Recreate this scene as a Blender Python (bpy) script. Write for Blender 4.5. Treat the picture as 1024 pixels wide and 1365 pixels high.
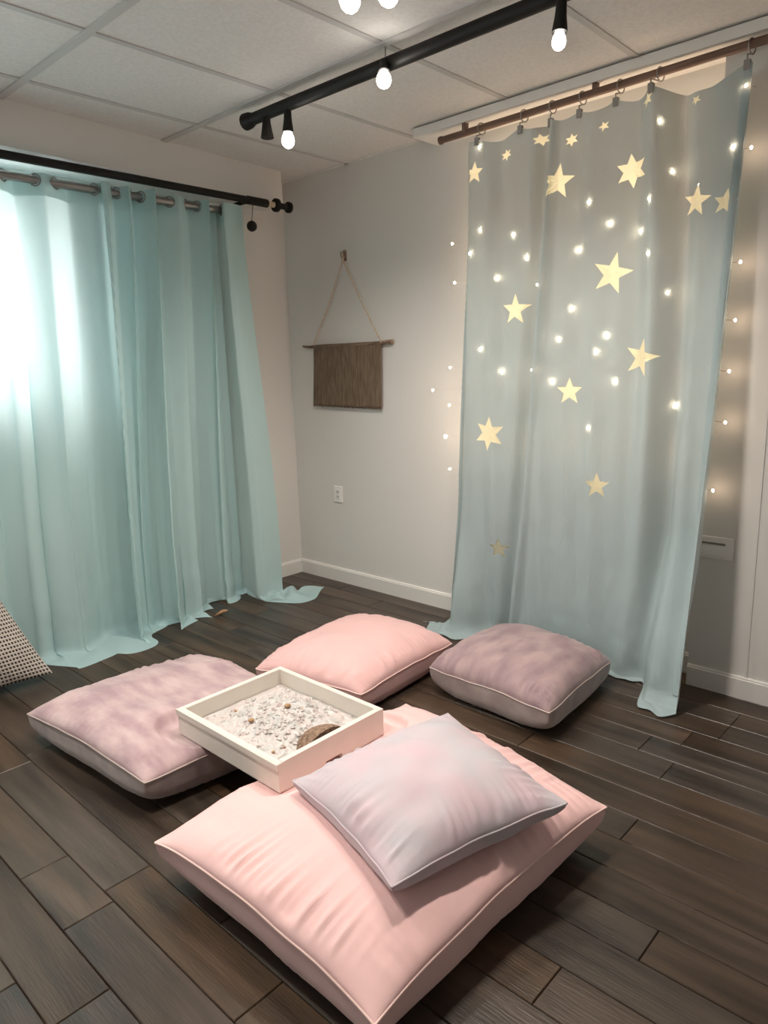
import bpy, math, random
import numpy as np
from mathutils import Vector, Matrix, noise
from mathutils.geometry import delaunay_2d_cdt

for o in list(bpy.data.objects):
    bpy.data.objects.remove(o)
SC = bpy.context.scene
COL = SC.collection
random.seed(7)
rng = np.random.default_rng(7)

# ------------------------------------------------------------------ camera
# world: room corner at the origin, back wall along +x at y = 0, left wall x = 0, metres
YAW, PITCH, ROLL = 0.7523, -0.2029, -0.0283
CAM = Vector((3.8592, -3.2335, 1.45))
fwd = Vector((-math.sin(YAW)*math.cos(PITCH), math.cos(YAW)*math.cos(PITCH), math.sin(PITCH)))
rgt = Vector((math.cos(YAW), math.sin(YAW), 0))
upv = rgt.cross(fwd)
r2 = math.cos(ROLL)*rgt + math.sin(ROLL)*upv
u2 = -math.sin(ROLL)*rgt + math.cos(ROLL)*upv
cd = bpy.data.cameras.new('camera')
cd.sensor_fit = 'VERTICAL'
cd.sensor_height = 24.0
cd.lens = 946.58/1365*24.0
cd.clip_start = 0.05
cam = bpy.data.objects.new('camera', cd)
COL.objects.link(cam)
M3 = Matrix((r2, u2, -fwd)).transposed()
cam.matrix_world = Matrix.Translation(CAM) @ M3.to_4x4()
SC.camera = cam

# ------------------------------------------------------------------ world, exposure
w = bpy.data.worlds.new('daylight')
SC.world = w
w.use_nodes = True
bg = w.node_tree.nodes['Background']
bg.inputs[0].default_value = (0.92, 0.97, 1.0, 1)
bg.inputs[1].default_value = 8.5
vs = SC.view_settings
vs.view_transform = 'Standard'
vs.look = 'None'
vs.gamma = 1.0
vs.exposure = -0.05
vs.use_curve_mapping = False
SC.cycles.max_bounces = 10
SC.cycles.diffuse_bounces = 6
SC.cycles.transmission_bounces = 8
SC.cycles.sample_clamp_indirect = 4.0
SC.cycles.use_denoising = True

BULB_L = 24.0        # radiance of the track bulbs
SPOT_W = 43.0        # light each lamp head throws down
FAIRY_L = 110.0       # radiance of the string-light bulbs
WARM = (1.0, 0.915, 0.82)
FAIRY = (1.0, 0.72, 0.50)

HC = 2.638            # ceiling height
RX, RY = 4.9, -4.7    # far extents of the room

# ------------------------------------------------------------------ materials
MATS = {}
def mat(name, col, rough=0.6, metal=0.0, col2=None, scale=8.0, stretch=(1, 1, 1), bump=0.0, bscale=None,
        sheen=0.0, detail=4.0, lo=0.35, hi=0.65, spec=0.5, coords='Object', randomize=0.0, bstretch=None):
    m = bpy.data.materials.new(name)
    m.use_nodes = True
    nt = m.node_tree
    b = nt.nodes['Principled BSDF']
    b.inputs['Base Color'].default_value = (*col, 1)
    b.inputs['Roughness'].default_value = rough
    b.inputs['Metallic'].default_value = metal
    b.inputs['Specular IOR Level'].default_value = spec
    if sheen:
        b.inputs['Sheen Weight'].default_value = sheen
        b.inputs['Sheen Roughness'].default_value = 0.4
    tc = nt.nodes.new('ShaderNodeTexCoord')
    mp = nt.nodes.new('ShaderNodeMapping')
    mp.inputs['Scale'].default_value = stretch
    src = tc.outputs[coords]
    if randomize:
        oi = nt.nodes.new('ShaderNodeObjectInfo')
        ml = nt.nodes.new('ShaderNodeMath'); ml.operation = 'MULTIPLY'
        ml.inputs[1].default_value = 37.0
        nt.links.new(oi.outputs['Random'], ml.inputs[0])
        va = nt.nodes.new('ShaderNodeVectorMath'); va.operation = 'ADD'
        nt.links.new(src, va.inputs[0]); nt.links.new(ml.outputs[0], va.inputs[1])
        src = va.outputs[0]
    nt.links.new(src, mp.inputs[0])
    if col2 is not None:
        nz = nt.nodes.new('ShaderNodeTexNoise')
        nz.inputs['Scale'].default_value = scale
        nz.inputs['Detail'].default_value = detail
        nt.links.new(mp.outputs[0], nz.inputs['Vector'])
        cr = nt.nodes.new('ShaderNodeValToRGB')
        cr.color_ramp.elements[0].position = lo
        cr.color_ramp.elements[1].position = hi
        cr.color_ramp.elements[0].color = (*col, 1)
        cr.color_ramp.elements[1].color = (*col2, 1)
        nt.links.new(nz.outputs['Fac'], cr.inputs[0])
        out = cr.outputs[0]
        if randomize:
            hs = nt.nodes.new('ShaderNodeHueSaturation')
            mr = nt.nodes.new('ShaderNodeMapRange')
            mr.inputs['To Min'].default_value = 1-randomize
            mr.inputs['To Max'].default_value = 1+randomize
            nt.links.new(oi.outputs['Random'], mr.inputs['Value'])
            nt.links.new(mr.outputs[0], hs.inputs['Value'])
            fr = nt.nodes.new('ShaderNodeMath'); fr.operation = 'FRACT'
            nt.links.new(ml.outputs[0], fr.inputs[0])
            mr2 = nt.nodes.new('ShaderNodeMapRange')
            mr2.inputs['To Min'].default_value = 0.6
            mr2.inputs['To Max'].default_value = 1.1
            nt.links.new(fr.outputs[0], mr2.inputs['Value'])
            nt.links.new(mr2.outputs[0], hs.inputs['Saturation'])
            nt.links.new(out, hs.inputs['Color'])
            out = hs.outputs[0]
        nt.links.new(out, b.inputs['Base Color'])
    if bump:
        n2 = nt.nodes.new('ShaderNodeTexNoise')
        n2.inputs['Scale'].default_value = bscale or scale*4
        n2.inputs['Detail'].default_value = 3
        if bstretch is not None:
            mp2 = nt.nodes.new('ShaderNodeMapping')
            mp2.inputs['Scale'].default_value = bstretch
            nt.links.new(src, mp2.inputs[0])
            nt.links.new(mp2.outputs[0], n2.inputs['Vector'])
        else:
            nt.links.new(mp.outputs[0], n2.inputs['Vector'])
        bp = nt.nodes.new('ShaderNodeBump')
        bp.inputs['Strength'].default_value = bump
        bp.inputs['Distance'].default_value = 0.004
        nt.links.new(n2.outputs['Fac'], bp.inputs['Height'])
        nt.links.new(bp.outputs[0], b.inputs['Normal'])
    MATS[name] = m
    return m

def emit(name, col, strength):
    m = bpy.data.materials.new(name)
    m.use_nodes = True
    nt = m.node_tree
    nt.nodes.clear()
    e = nt.nodes.new('ShaderNodeEmission')
    e.inputs[0].default_value = (*col, 1)
    e.inputs[1].default_value = strength
    o = nt.nodes.new('ShaderNodeOutputMaterial')
    nt.links.new(e.outputs[0], o.inputs[0])
    MATS[name] = m
    return m

def cloth(name, col, tcol, trans, bump=0.25, bscale=260.0, clear=0.0, big=6.0):
    """thin woven fabric: diffuse front, light scattering through it"""
    m = bpy.data.materials.new(name)
    m.use_nodes = True
    nt = m.node_tree
    nt.nodes.clear()
    tc = nt.nodes.new('ShaderNodeTexCoord')
    nz = nt.nodes.new('ShaderNodeTexNoise')
    nz.inputs['Scale'].default_value = bscale
    nz.inputs['Detail'].default_value = 2
    nt.links.new(tc.outputs['Object'], nz.inputs['Vector'])
    n2 = nt.nodes.new('ShaderNodeTexNoise')
    n2.inputs['Scale'].default_value = big
    n2.inputs['Detail'].default_value = 5
    nt.links.new(tc.outputs['Object'], n2.inputs['Vector'])
    ad = nt.nodes.new('ShaderNodeMath'); ad.operation = 'MULTIPLY_ADD'
    ad.inputs[1].default_value = 3.0
    nt.links.new(n2.outputs['Fac'], ad.inputs[0]); nt.links.new(nz.outputs['Fac'], ad.inputs[2])
    bp = nt.nodes.new('ShaderNodeBump')
    bp.inputs['Strength'].default_value = bump
    bp.inputs['Distance'].default_value = 0.003
    nt.links.new(ad.outputs[0], bp.inputs['Height'])
    d = nt.nodes.new('ShaderNodeBsdfDiffuse')
    d.inputs[0].default_value = (*col, 1)
    t = nt.nodes.new('ShaderNodeBsdfTranslucent')
    t.inputs[0].default_value = (*tcol, 1)
    nt.links.new(bp.outputs[0], d.inputs['Normal'])
    nt.links.new(bp.outputs[0], t.inputs['Normal'])
    mx = nt.nodes.new('ShaderNodeMixShader')
    mx.inputs[0].default_value = trans
    nt.links.new(d.outputs[0], mx.inputs[1]); nt.links.new(t.outputs[0], mx.inputs[2])
    last = mx.outputs[0]
    if clear:
        tr = nt.nodes.new('ShaderNodeBsdfTransparent')
        m2 = nt.nodes.new('ShaderNodeMixShader')
        m2.inputs[0].default_value = clear
        nt.links.new(last, m2.inputs[1]); nt.links.new(tr.outputs[0], m2.inputs[2])
        last = m2.outputs[0]
    o = nt.nodes.new('ShaderNodeOutputMaterial')
    nt.links.new(last, o.inputs[0])
    MATS[name] = m
    return m

M_WALL = mat('wall_paint', (0.72, 0.705, 0.68), 0.8, bump=0.05, scale=30, bscale=180)
M_CEIL = mat('ceiling_tile_board', (0.80, 0.785, 0.765), 0.9, col2=(0.74, 0.725, 0.705), scale=60, bump=0.15, bscale=220)
M_GRID = mat('ceiling_grid_metal', (0.56, 0.55, 0.54), 0.5)
M_TRIM = mat('white_trim_paint', (0.78, 0.765, 0.74), 0.45)
M_PLANK = mat('dark_plank', (0.022, 0.0134, 0.0080), 0.34, col2=(0.088, 0.056, 0.035), scale=5.0, stretch=(0.35, 3.2, 1.0), detail=8,
              bump=0.25, bscale=30, lo=0.3, hi=0.72, randomize=0.22, bstretch=(0.5, 6, 1), spec=0.4)
M_GAP = mat('floor_gap', (0.012, 0.010, 0.008), 0.9)
M_BLACK = mat('black_metal', (0.010, 0.009, 0.008), 0.55, spec=0.25)
M_SILVER = mat('brushed_silver', (0.30, 0.29, 0.28), 0.4, metal=1.0)
M_GLASS = bpy.data.materials.new('window_glass')
M_GLASS.use_nodes = True
_nt = M_GLASS.node_tree; _nt.nodes.clear()
_o = _nt.nodes.new('ShaderNodeOutputMaterial'); _t = _nt.nodes.new('ShaderNodeBsdfTransparent')
_t.inputs[0].default_value = (0.93, 0.96, 0.95, 1)
_g = _nt.nodes.new('ShaderNodeBsdfGlossy'); _g.inputs['Roughness'].default_value = 0.02
_m = _nt.nodes.new('ShaderNodeMixShader'); _m.inputs[0].default_value = 0.05
_nt.links.new(_t.outputs[0], _m.inputs[1]); _nt.links.new(_g.outputs[0], _m.inputs[2]); _nt.links.new(_m.outputs[0], _o.inputs[0])
M_RODWOOD = mat('copper_brown_wood', (0.10, 0.055, 0.038), 0.5, col2=(0.17, 0.095, 0.065), scale=10, stretch=(0.3, 6, 6))
M_TEAL = cloth('teal_sheer_linen', (0.56, 0.78, 0.80), (0.90, 0.93, 0.90), 0.38)
M_STARC = cloth('pale_teal_curtain', (0.40, 0.490, 0.505), (0.62, 0.60, 0.57), 0.19, bump=0.4)
M_STAR = cloth('pale_yellow_sheer', (0.88, 0.86, 0.66), (0.97, 0.97, 0.78), 0.80, bump=0.0)
M_BULB = emit('warm_white_bulb', WARM, BULB_L)
M_FAIRY = emit('string_light_glow', FAIRY, FAIRY_L)
M_WIRE = mat('copper_wire', (0.28, 0.16, 0.09), 0.4, metal=0.6)
M_PINK = mat('blush_velvet', (0.77, 0.49, 0.475), 0.8, col2=(0.73, 0.475, 0.465), scale=5, sheen=0.25, bump=0.08, bscale=300)
M_PINK2 = mat('blush_velvet_rear', (0.72, 0.44, 0.425), 0.8, col2=(0.67, 0.42, 0.41), scale=5, sheen=0.25, bump=0.08, bscale=300)
M_MAUVE = mat('mauve_velvet', (0.36, 0.235, 0.255), 0.75, col2=(0.53, 0.385, 0.385), scale=6, stretch=(1, 2.2, 0.8), sheen=0.35, bump=0.15, bscale=200, detail=9, lo=0.36, hi=0.64)
M_MAUVE_SHEEN = mat('mauve_velvet_sheen', (0.33, 0.25, 0.245), 0.75, col2=(0.48, 0.39, 0.365), scale=9, sheen=0.35, bump=0.1, bscale=200, detail=8)  # lower covers of the mauve cushions, velvet sheen put into a greyer colour
M_MAUVE2 = mat('dusty_mauve_velvet', (0.25, 0.165, 0.185), 0.75, col2=(0.39, 0.275, 0.27), scale=6, stretch=(2.2, 1, 0.8), sheen=0.35, bump=0.15, bscale=200, detail=9, lo=0.36, hi=0.64)
M_LILAC = mat('lilac_grey_velvet', (0.54, 0.41, 0.45), 0.75, col2=(0.47, 0.435, 0.465), scale=6, sheen=0.3, bump=0.08, bscale=300, detail=5)
M_TRAY = mat('white_painted_wood', (0.72, 0.67, 0.60), 0.4, col2=(0.69, 0.64, 0.58), scale=12)
M_CRYS = mat('white_crystal', (0.50, 0.49, 0.475), 0.35, col2=(0.58, 0.50, 0.48), scale=25, bump=0.12, bscale=120)
M_COIR = mat('brown_coir', (0.14, 0.085, 0.055), 0.9, col2=(0.34, 0.22, 0.15), scale=90, bump=1.0, bscale=260)
M_SHELL = mat('tan_shell', (0.42, 0.26, 0.13), 0.5, col2=(0.25, 0.14, 0.07), scale=30)
M_BURLAP = mat('brown_burlap', (0.13, 0.090, 0.058), 0.95, col2=(0.24, 0.175, 0.12), scale=30, stretch=(6, 1, 0.35), bump=0.8, bscale=60, detail=6)
M_TWINE = mat('jute_cord', (0.62, 0.50, 0.38), 0.9, col2=(0.48, 0.37, 0.27), scale=60, bump=0.5)
M_TWIG = mat('barked_twig', (0.12, 0.075, 0.05), 0.8, col2=(0.38, 0.27, 0.20), scale=22, stretch=(0.5, 3, 3), bump=0.6)
M_OUTLET = mat('white_plastic', (0.86, 0.855, 0.84), 0.35)
M_DARK = mat('dark_slot', (0.02, 0.02, 0.02), 0.6)
M_LEAF = mat('dry_leaf', (0.50, 0.30, 0.17), 0.7, col2=(0.36, 0.19, 0.10), scale=30)
M_CREAM = mat('cream_rod_section', (0.60, 0.48, 0.34), 0.5)

# ------------------------------------------------------------------ helpers
def prep(o, parent):
    COL.objects.link(o)
    if parent is not None:
        o.parent = parent
        o.matrix_parent_inverse = Matrix.Identity(4)
        o.location = -Vector(parent['_w']) if '_w' in parent else (0, 0, 0)

def mesh(name, V, F, m=None, parent=None, smooth=False, mats=None):
    me = bpy.data.meshes.new(name)
    me.from_pydata([tuple(v) for v in V], [], [tuple(f) for f in F])
    if m is not None:
        me.materials.append(m)
    if smooth:
        me.polygons.foreach_set('use_smooth', [True]*len(me.polygons))
    me.update()
    o = bpy.data.objects.new(name, me)
    prep(o, parent)
    return o

def root(name, loc):
    e = bpy.data.objects.new(name, None)
    e.empty_display_size = 0.05
    COL.objects.link(e)
    e.location = loc
    e['_w'] = tuple(loc)
    return e

def tag(o, label, cat, group=None, kind=None):
    o['label'] = label
    o['category'] = cat
    if group: o['group'] = group
    if kind: o['kind'] = kind
    return o

def struct(o, label=None):
    o['kind'] = 'structure'
    if label: o['label'] = label
    return o

class MB:
    def __init__(s): s.V = []; s.F = []
    def add(s, V, F):
        n = len(s.V); s.V += [tuple(v) for v in V]; s.F += [tuple(i+n for i in f) for f in F]
        return s
    def box(s, a, b, bev=0.0):
        x0, y0, z0 = a; x1, y1, z1 = b
        if not bev:
            return s.add([(x0,y0,z0),(x1,y0,z0),(x1,y1,z0),(x0,y1,z0),(x0,y0,z1),(x1,y0,z1),(x1,y1,z1),(x0,y1,z1)],
                         [(3,2,1,0),(4,5,6,7),(0,1,5,4),(1,2,6,5),(2,3,7,6),(3,0,4,7)])
        t = bev
        rings = []
        def ring(dx, z):
            return [(x0+dx,y0+dx,z),(x1-dx,y0+dx,z),(x1-dx,y1-dx,z),(x0+dx,y1-dx,z)]
        V = ring(t, z0)+ring(0, z0+t)+ring(0, z1-t)+ring(t, z1)
        F = [(3,2,1,0),(12,13,14,15)]
        for k in range(3):
            for i in range(4):
                j = (i+1) % 4
                F.append((k*4+i, k*4+j, k*4+4+j, k*4+4+i))
        return s.add(V, F)
    def prism(s, poly, z0, z1):
        n = len(poly)
        V = [(x, y, z0) for x, y in poly]+[(x, y, z1) for x, y in poly]
        F = [tuple(range(n-1, -1, -1)), tuple(range(n, 2*n))]+[(i, (i+1) % n, n+(i+1) % n, n+i) for i in range(n)]
        return s.add(V, F)
    def tube(s, pts, r, n=8, cap=True):
        pts = [Vector(p) for p in pts]
        rs = r if isinstance(r, (list, tuple)) else [r]*len(pts)
        V = []; F = []
        prev = None
        for i, p in enumerate(pts):
            a = pts[max(i-1, 0)]; b = pts[min(i+1, len(pts)-1)]
            d = (b-a)
            if d.length < 1e-9: d = Vector((0, 0, 1))
            d.normalize()
            if prev is None:
                h = Vector((0, 0, 1)) if abs(d.z) < 0.9 else Vector((1, 0, 0))
                u = d.cross(h).normalized()
            else:
                u = (prev - d*prev.dot(d))
                u = u.normalized() if u.length > 1e-6 else d.orthogonal().normalized()
            prev = u
            v = d.cross(u)
            for k in range(n):
                a_ = 2*math.pi*k/n
                V.append(p+rs[i]*(math.cos(a_)*u+math.sin(a_)*v))
        for i in range(len(pts)-1):
            for k in range(n):
                k2 = (k+1) % n
                F.append((i*n+k, i*n+k2, (i+1)*n+k2, (i+1)*n+k))
        if cap:
            F.append(tuple(range(n-1, -1, -1)))
            F.append(tuple(range((len(pts)-1)*n, len(pts)*n)))
        return s.add(V, F)
    def ell(s, c, rx, ry=None, rz=None, nu=14, nv=9):
        ry = ry or rx; rz = rz or rx
        V = [(c[0], c[1], c[2]+rz)]
        for i in range(1, nv):
            t = math.pi*i/nv
            for k in range(nu):
                p = 2*math.pi*k/nu
                V.append((c[0]+rx*math.sin(t)*math.cos(p), c[1]+ry*math.sin(t)*math.sin(p), c[2]+rz*math.cos(t)))
        V.append((c[0], c[1], c[2]-rz))
        F = [(0, 1+k, 1+(k+1) % nu) for k in range(nu)]
        for i in range(nv-2):
            for k in range(nu):
                a = 1+i*nu+k; b = 1+i*nu+(k+1) % nu
                F.append((a, a+nu, b+nu, b))
        L = len(V)-1; q = 1+(nv-2)*nu
        F += [(q+(k+1) % nu, q+k, L) for k in range(nu)]
        return s.add(V, F)
    def build(s, name, m, parent=None, smooth=False):
        return mesh(name, s.V, s.F, m, parent, smooth)

def autosmooth(o, ang=40):
    me = o.data
    me.polygons.foreach_set('use_smooth', [True]*len(me.polygons))
    try:
        me.set_sharp_from_angle(angle=math.radians(ang))
    except Exception:
        pass
    return o

def fbm(x, y, z=0.0):
    return noise.noise(Vector((x, y, z)))

# ------------------------------------------------------------------ floor
fl = struct(MB().box((-0.2, RY-0.2, -0.12), (RX+0.2, 0.2, -0.012)).build('floor', M_GAP), 'dark wood plank floor')
rows = [0.0, -0.135, -0.268, -0.402, -0.536, -0.67, -0.805, -0.939, -1.072, -1.207, -1.341, -1.48, -1.615, -1.741, -1.881, -2.02, -2.185, -2.359,
        -2.504, -2.647, -2.793]
while rows[-1] > RY: rows.append(rows[-1]-0.142)
rows[-1] = RY
known = {6: [1.2, 2.1, 3.008], 9: [1.35, 3.046], 12: [1.9, 3.278, 4.3], 14: [1.4, 3.146, 4.2], 17: [1.148, 2.038, 2.664, 3.6],
         18: [0.75, 1.802, 2.095, 3.15], 19: [1.3, 2.363, 3.3], 8: [0.9, 2.05, 3.6], 10: [0.5, 1.7, 3.75], 11: [1.1, 2.4, 3.7]}
for i in range(len(rows)-1):
    y1, y0 = rows[i], rows[i+1]
    if i in known:
        js = known[i]
    else:
        js = []; x = random.uniform(0.25, 1.1)
        while x < RX-0.25:
            js.append(x); x += random.choice([0.62, 0.9, 1.15, 1.3])
    xs = [0.0]+js+[RX]
    g = 0.0011
    for a, b in zip(xs[:-1], xs[1:]):
        cx, cy = (a+b)/2, (y0+y1)/2
        hx, hy = (b-a)/2-g, (y1-y0)/2-g
        dz = random.uniform(-0.0006, 0.0)
        t = 0.0022
        V = []
        for ins, z in ((0, -0.012), (0, -t), (t, 0.0)):
            V += [(-hx+ins, -hy+ins, z), (hx-ins, -hy+ins, z), (hx-ins, hy-ins, z), (-hx+ins, hy-ins, z)]
        F = [(8, 9, 10, 11)]
        for k in range(2):
            for q in range(4):
                F.append((k*4+q, k*4+(q+1) % 4, k*4+4+(q+1) % 4, k*4+4+q))
        p = mesh('plank', V, F, M_PLANK, fl)
        p.location = (cx, cy, dz)

# ------------------------------------------------------------------ walls
WY0, WY1, WZ0, WZ1 = -4.1, -1.62, 1.30, 2.25     # window opening in the left wall, its unseen near end lengthened for daylight fill
mb = MB()
T = -0.14
mb.box((T, RY-0.14, -0.1), (0, WY0, HC+0.25))
mb.box((T, WY1, -0.1), (0, 0.14, HC+0.25))
mb.box((T, WY0, -0.1), (0, WY1, WZ0))
mb.box((T, WY0, WZ1), (0, WY1, HC+0.25))
struct(mb.build('wall_left', M_WALL))
STEPX = 2.80
struct(MB().prism([(0, 0), (STEPX, 0), (STEPX, -0.119), (RX+0.14, -0.119), (RX+0.14, 0.14), (0, 0.14)], -0.1, HC+0.25).build('wall_back', M_WALL))
struct(MB().box((RX, RY-0.14, -0.1), (RX+0.14, -0.119, HC+0.25)).build('wall_right', M_WALL))
struct(MB().box((0, RY-0.14, -0.1), (RX, RY, HC+0.25)).build('wall_front', M_WALL))
# soffit above the window curtain
struct(MB().prism([(0.0, -0.185), (0.0, RY), (0.56, RY), (0.352, -1.858), (0.215, -0.185)], 2.445, HC+0.02).build('trim_1', M_WALL),
       'boxed soffit above the window curtains')

# baseboards
def baseboard(name, p0, p1, nrm, h=0.098, t=0.014):
    p0 = Vector((*p0, 0)); p1 = Vector((*p1, 0)); n = Vector((*nrm, 0))
    prof = [(0, 0), (t, 0), (t, h-0.012), (t-0.004, h-0.009), (t-0.004, h-0.003), (t-0.007, h), (0, h)]
    V = []
    for P in (p0, p1):
        for d, z in prof: V.append(P+n*d+Vector((0, 0, z)))
    k = len(prof)
    F = [tuple(range(k)), tuple(range(2*k-1, k-1, -1))]+[(i, k+i, k+(i+1) % k, (i+1) % k) for i in range(k)]
    return struct(mesh(name, V, F, M_TRIM))
baseboard('baseboard_back', (0, 0), (STEPX, 0), (0, -1))
baseboard('baseboard_right', (STEPX, -0.119), (RX, -0.119), (0, -1))
baseboard('baseboard_left', (0, 0), (0, RY), (1, 0))
# thin seam cover strip on the right wall section
struct(MB().box((3.035, -0.1225, 0.098), (3.047, -0.119, HC)).build('trim_2', M_WALL), 'narrow vertical seam strip on the wall')

# window
wr = struct(root('window_1', (0, (WY0+WY1)/2, WZ0)), 'white framed window glowing behind the curtain')
fw = 0.05
mb = MB()
mb.box((-0.11, WY0, WZ0), (-0.03, WY1, WZ0+fw)); mb.box((-0.11, WY0, WZ1-fw), (-0.03, WY1, WZ1))
mb.box((-0.11, WY0, WZ0+fw), (-0.03, WY0+fw, WZ1-fw)); mb.box((-0.11, WY1-fw, WZ0+fw), (-0.03, WY1, WZ1-fw))
ym = (WY0+WY1)/2
mb.box((-0.10, ym-0.025, WZ0+fw), (-0.04, ym+0.025, WZ1-fw))
mb.build('window_frame', M_TRIM, wr)
for a, b in ((WY0+fw, ym-0.025), (ym+0.025, WY1-fw)):
    MB().box((-0.075, a, WZ0+fw), (-0.069, b, WZ1-fw)).build('pane', M_GLASS, wr)
MB().box((-0.03, WY0-0.04, WZ0-0.025), (0.05, WY1+0.04, WZ0), 0.005).build('window_sill', M_TRIM, wr)

# ------------------------------------------------------------------ suspended ceiling
ce = struct(MB().box((-0.1, RY-0.1, HC+0.03), (RX+0.1, 0.14, HC+0.12)).build('ceiling', M_CEIL), 'suspended ceiling of pale tiles')
gx = [0.0, 0.612, 1.203, 1.855]
while gx[-1]+0.62 < RX: gx.append(gx[-1]+0.622)
gx.append(RX)
gy = [0.0, -1.026, -1.861]
while gy[-1]-0.836 > RY: gy.append(gy[-1]-0.836)
gy.append(RY)
for i in range(len(gx)-1):
    for j in range(len(gy)-1):
        a, b = gx[i]+0.002, gx[i+1]-0.002
        c, d = gy[j+1]+0.002, gy[j]-0.002
        x0, y0 = (a+b)/2, (c+d)/2
        t = MB().box((a-x0, c-y0, 0.004), (b-x0, d-y0, 0.02), 0.003).build('ceiling_tile', M_CEIL, ce)
        t.location = (x0, y0, HC)
for x in gx[1:-1]:
    MB().box((x-0.014, RY, HC-0.001), (x+0.014, 0, HC+0.004)).build('grid_bar', M_GRID, ce)
for j, y in enumerate(gy[1:-1]):
    MB().box((0.0, y-0.017, HC-0.004), (RX, y+0.017, HC+0.0035)).build('grid_bar', M_GRID, ce)
MB().box((0.0, -0.016, HC-0.001), (RX, 0, HC+0.004)).build('wall_angle', M_CEIL, ce)

# ------------------------------------------------------------------ ceiling board over the star curtain
bd = MB().box((1.30, -0.205, HC-0.046), (RX, -0.0, HC-0.004), 0.002).build('ceiling_board', M_TRIM)
tag(bd, 'long white painted board fixed under the ceiling above the star curtain', 'board')

# ------------------------------------------------------------------ star curtain
def lerp(a, b, t): return a+(b-a)*t
def interp(z, tab):
    if z <= tab[0][0]: return tab[0][1]
    for (a, va), (b, vb) in zip(tab[:-1], tab[1:]):
        if z <= b: return lerp(va, vb, (z-a)/(b-a))
    return tab[-1][1]
EL = [(-0.3, 1.50), (0.0, 1.525), (0.2, 1.537), (0.84, 1.549), (1.58, 1.576), (2.12, 1.604), (2.5, 1.607)]
ER = [(-0.3, 2.90), (0.0, 2.868), (0.23, 2.853), (0.89, 2.860), (1.55, 2.885), (2.07, 2.910), (2.5, 2.933)]
CREASE = [(0.0, 1.90), (0.16, 1.93), (0.65, 1.982), (1.41, 2.047), (2.05, 2.094), (2.4, 2.113)]
CR2 = [(0.0, 2.60), (0.73, 2.641), (1.38, 2.663), (1.97, 2.657), (2.45, 2.631)]
CLIPX = [1.717, 1.953, 2.098, 2.242, 2.412, 2.577, 2.913]
def sstep(a, b, x):
    t = min(1, max(0, (x-a)/(b-a))); return t*t*(3-2*t)
def star_y(x, z):
    y = -0.225
    k = interp(z, CREASE)
    d = x-k
    y += 0.062*math.exp(-((d+0.040)/0.030)**2) - 0.034*math.exp(-((d-0.012)/0.022)**2)
    y += 0.008*math.sin((x-1.6)*21+z*0.6)*sstep(0, 0.6, z)+0.006*math.sin((x-1.6)*47+z)
    k2 = interp(z, CR2)
    d = x-k2
    y += 0.060*math.exp(-((d-0.05)/0.045)**2) - 0.040*math.exp(-((d+0.05)/0.05)**2)
    # left edge turned back
    y += 0.075*(1-sstep(0, 0.075, x-interp(z, EL)))
    # lower part: kicked forward on the right, gathered on the left
    low = 1-sstep(0.0, 0.75, z)
    y -= low*(0.17*sstep(2.58, 2.74, x) + 0.055*(1-sstep(1.6, 1.78, x)))
    y -= 0.03*low*math.sin((x-1.5)*14)*(1-sstep(1.85, 2.0, x))
    y += 0.0035*fbm(x*9, z*7, 3.1)+0.0022*fbm(x*24, z*20, 8.2)*(0.4+1.2*low)
    return y
def star_top(x):
    best = 9
    for a, b in zip(CLIPX[:-1], CLIPX[1:]):
        if a <= x <= b:
            t = (x-a)/(b-a); return 2.492-0.036*(b-a)/0.25*math.sin(math.pi*t)**1.0
    return 2.488
def star_pt(p, q):
    """p across 0..1, q down: height, below 0 the cloth lies on the floor"""
    z = max(q, 0.0)
    l, r = interp(q, EL), interp(q, ER)
    x = lerp(l, r, p)
    zt = star_top(x)
    zz = z if z < 2.3 else lerp(2.3, zt, (z-2.3)/0.2)
    y = star_y(x, zz)
    if q < 0.05:
        f = (0.05-q)
        fan = 0.9+0.5*math.sin(x*23)+0.3*math.sin(x*51+1)
        back = 1-0.75*(sstep(1.80, 1.92, x)-sstep(2.56, 2.66, x))
        y -= f*0.55*max(0.15, fan)*back
        x -= f*0.9*(1-sstep(0.0, 0.25, p))
        zz = max(0.008+0.010*abs(math.sin(x*37))*(1-sstep(0, .12, f)), 0.05-f*0.9) if q > -0.02 else 0.009+0.012*abs(math.sin(x*33+q*20))*max(0, 1-(-q)/0.13)
    return (x, y, zz)
STARS = [(1.879,2.412,0.032,6,0.1),(2.052,2.440,0.030,6,0.2),(2.211,2.394,0.030,6,0.0),(2.365,2.418,0.024,5,0.3),(2.559,2.462,0.030,5,0.1),(2.729,2.460,0.024,5,0.6),
         (1.701,2.349,0.058,5,-0.05),(2.154,2.223,0.078,5,-0.12),(2.491,2.206,0.068,6,0.1),(2.749,2.050,0.062,5,-0.15),(2.866,2.024,0.050,5,-0.2),
         (2.422,1.809,0.090,5,-0.25),(1.935,1.695,0.075,5,-0.04),(2.570,1.453,0.084,5,-0.25),(1.791,1.098,0.088,6,-0.08),(2.230,1.310,0.064,5,0.0),
         (2.385,0.886,0.062,5,0.02),(1.848,0.504,0.056,5,0.0)]
def star_poly(cx, cz, R, n, rot, sub=1):
    P = []
    inner = 0.42 if n == 5 else 0.5
    for k in range(2*n):
        a = math.pi/2+rot+math.pi*k/n
        r = R if k % 2 == 0 else R*inner
        P.append((cx+r*math.cos(a), cz+r*math.sin(a)))
    if sub > 1:
        Q = []
        for i in range(len(P)):
            a = P[i]; b = P[(i+1) % len(P)]
            for s in range(sub): Q.append((lerp(a[0], b[0], s/sub), lerp(a[1], b[1], s/sub)))
        P = Q
    return P
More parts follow.
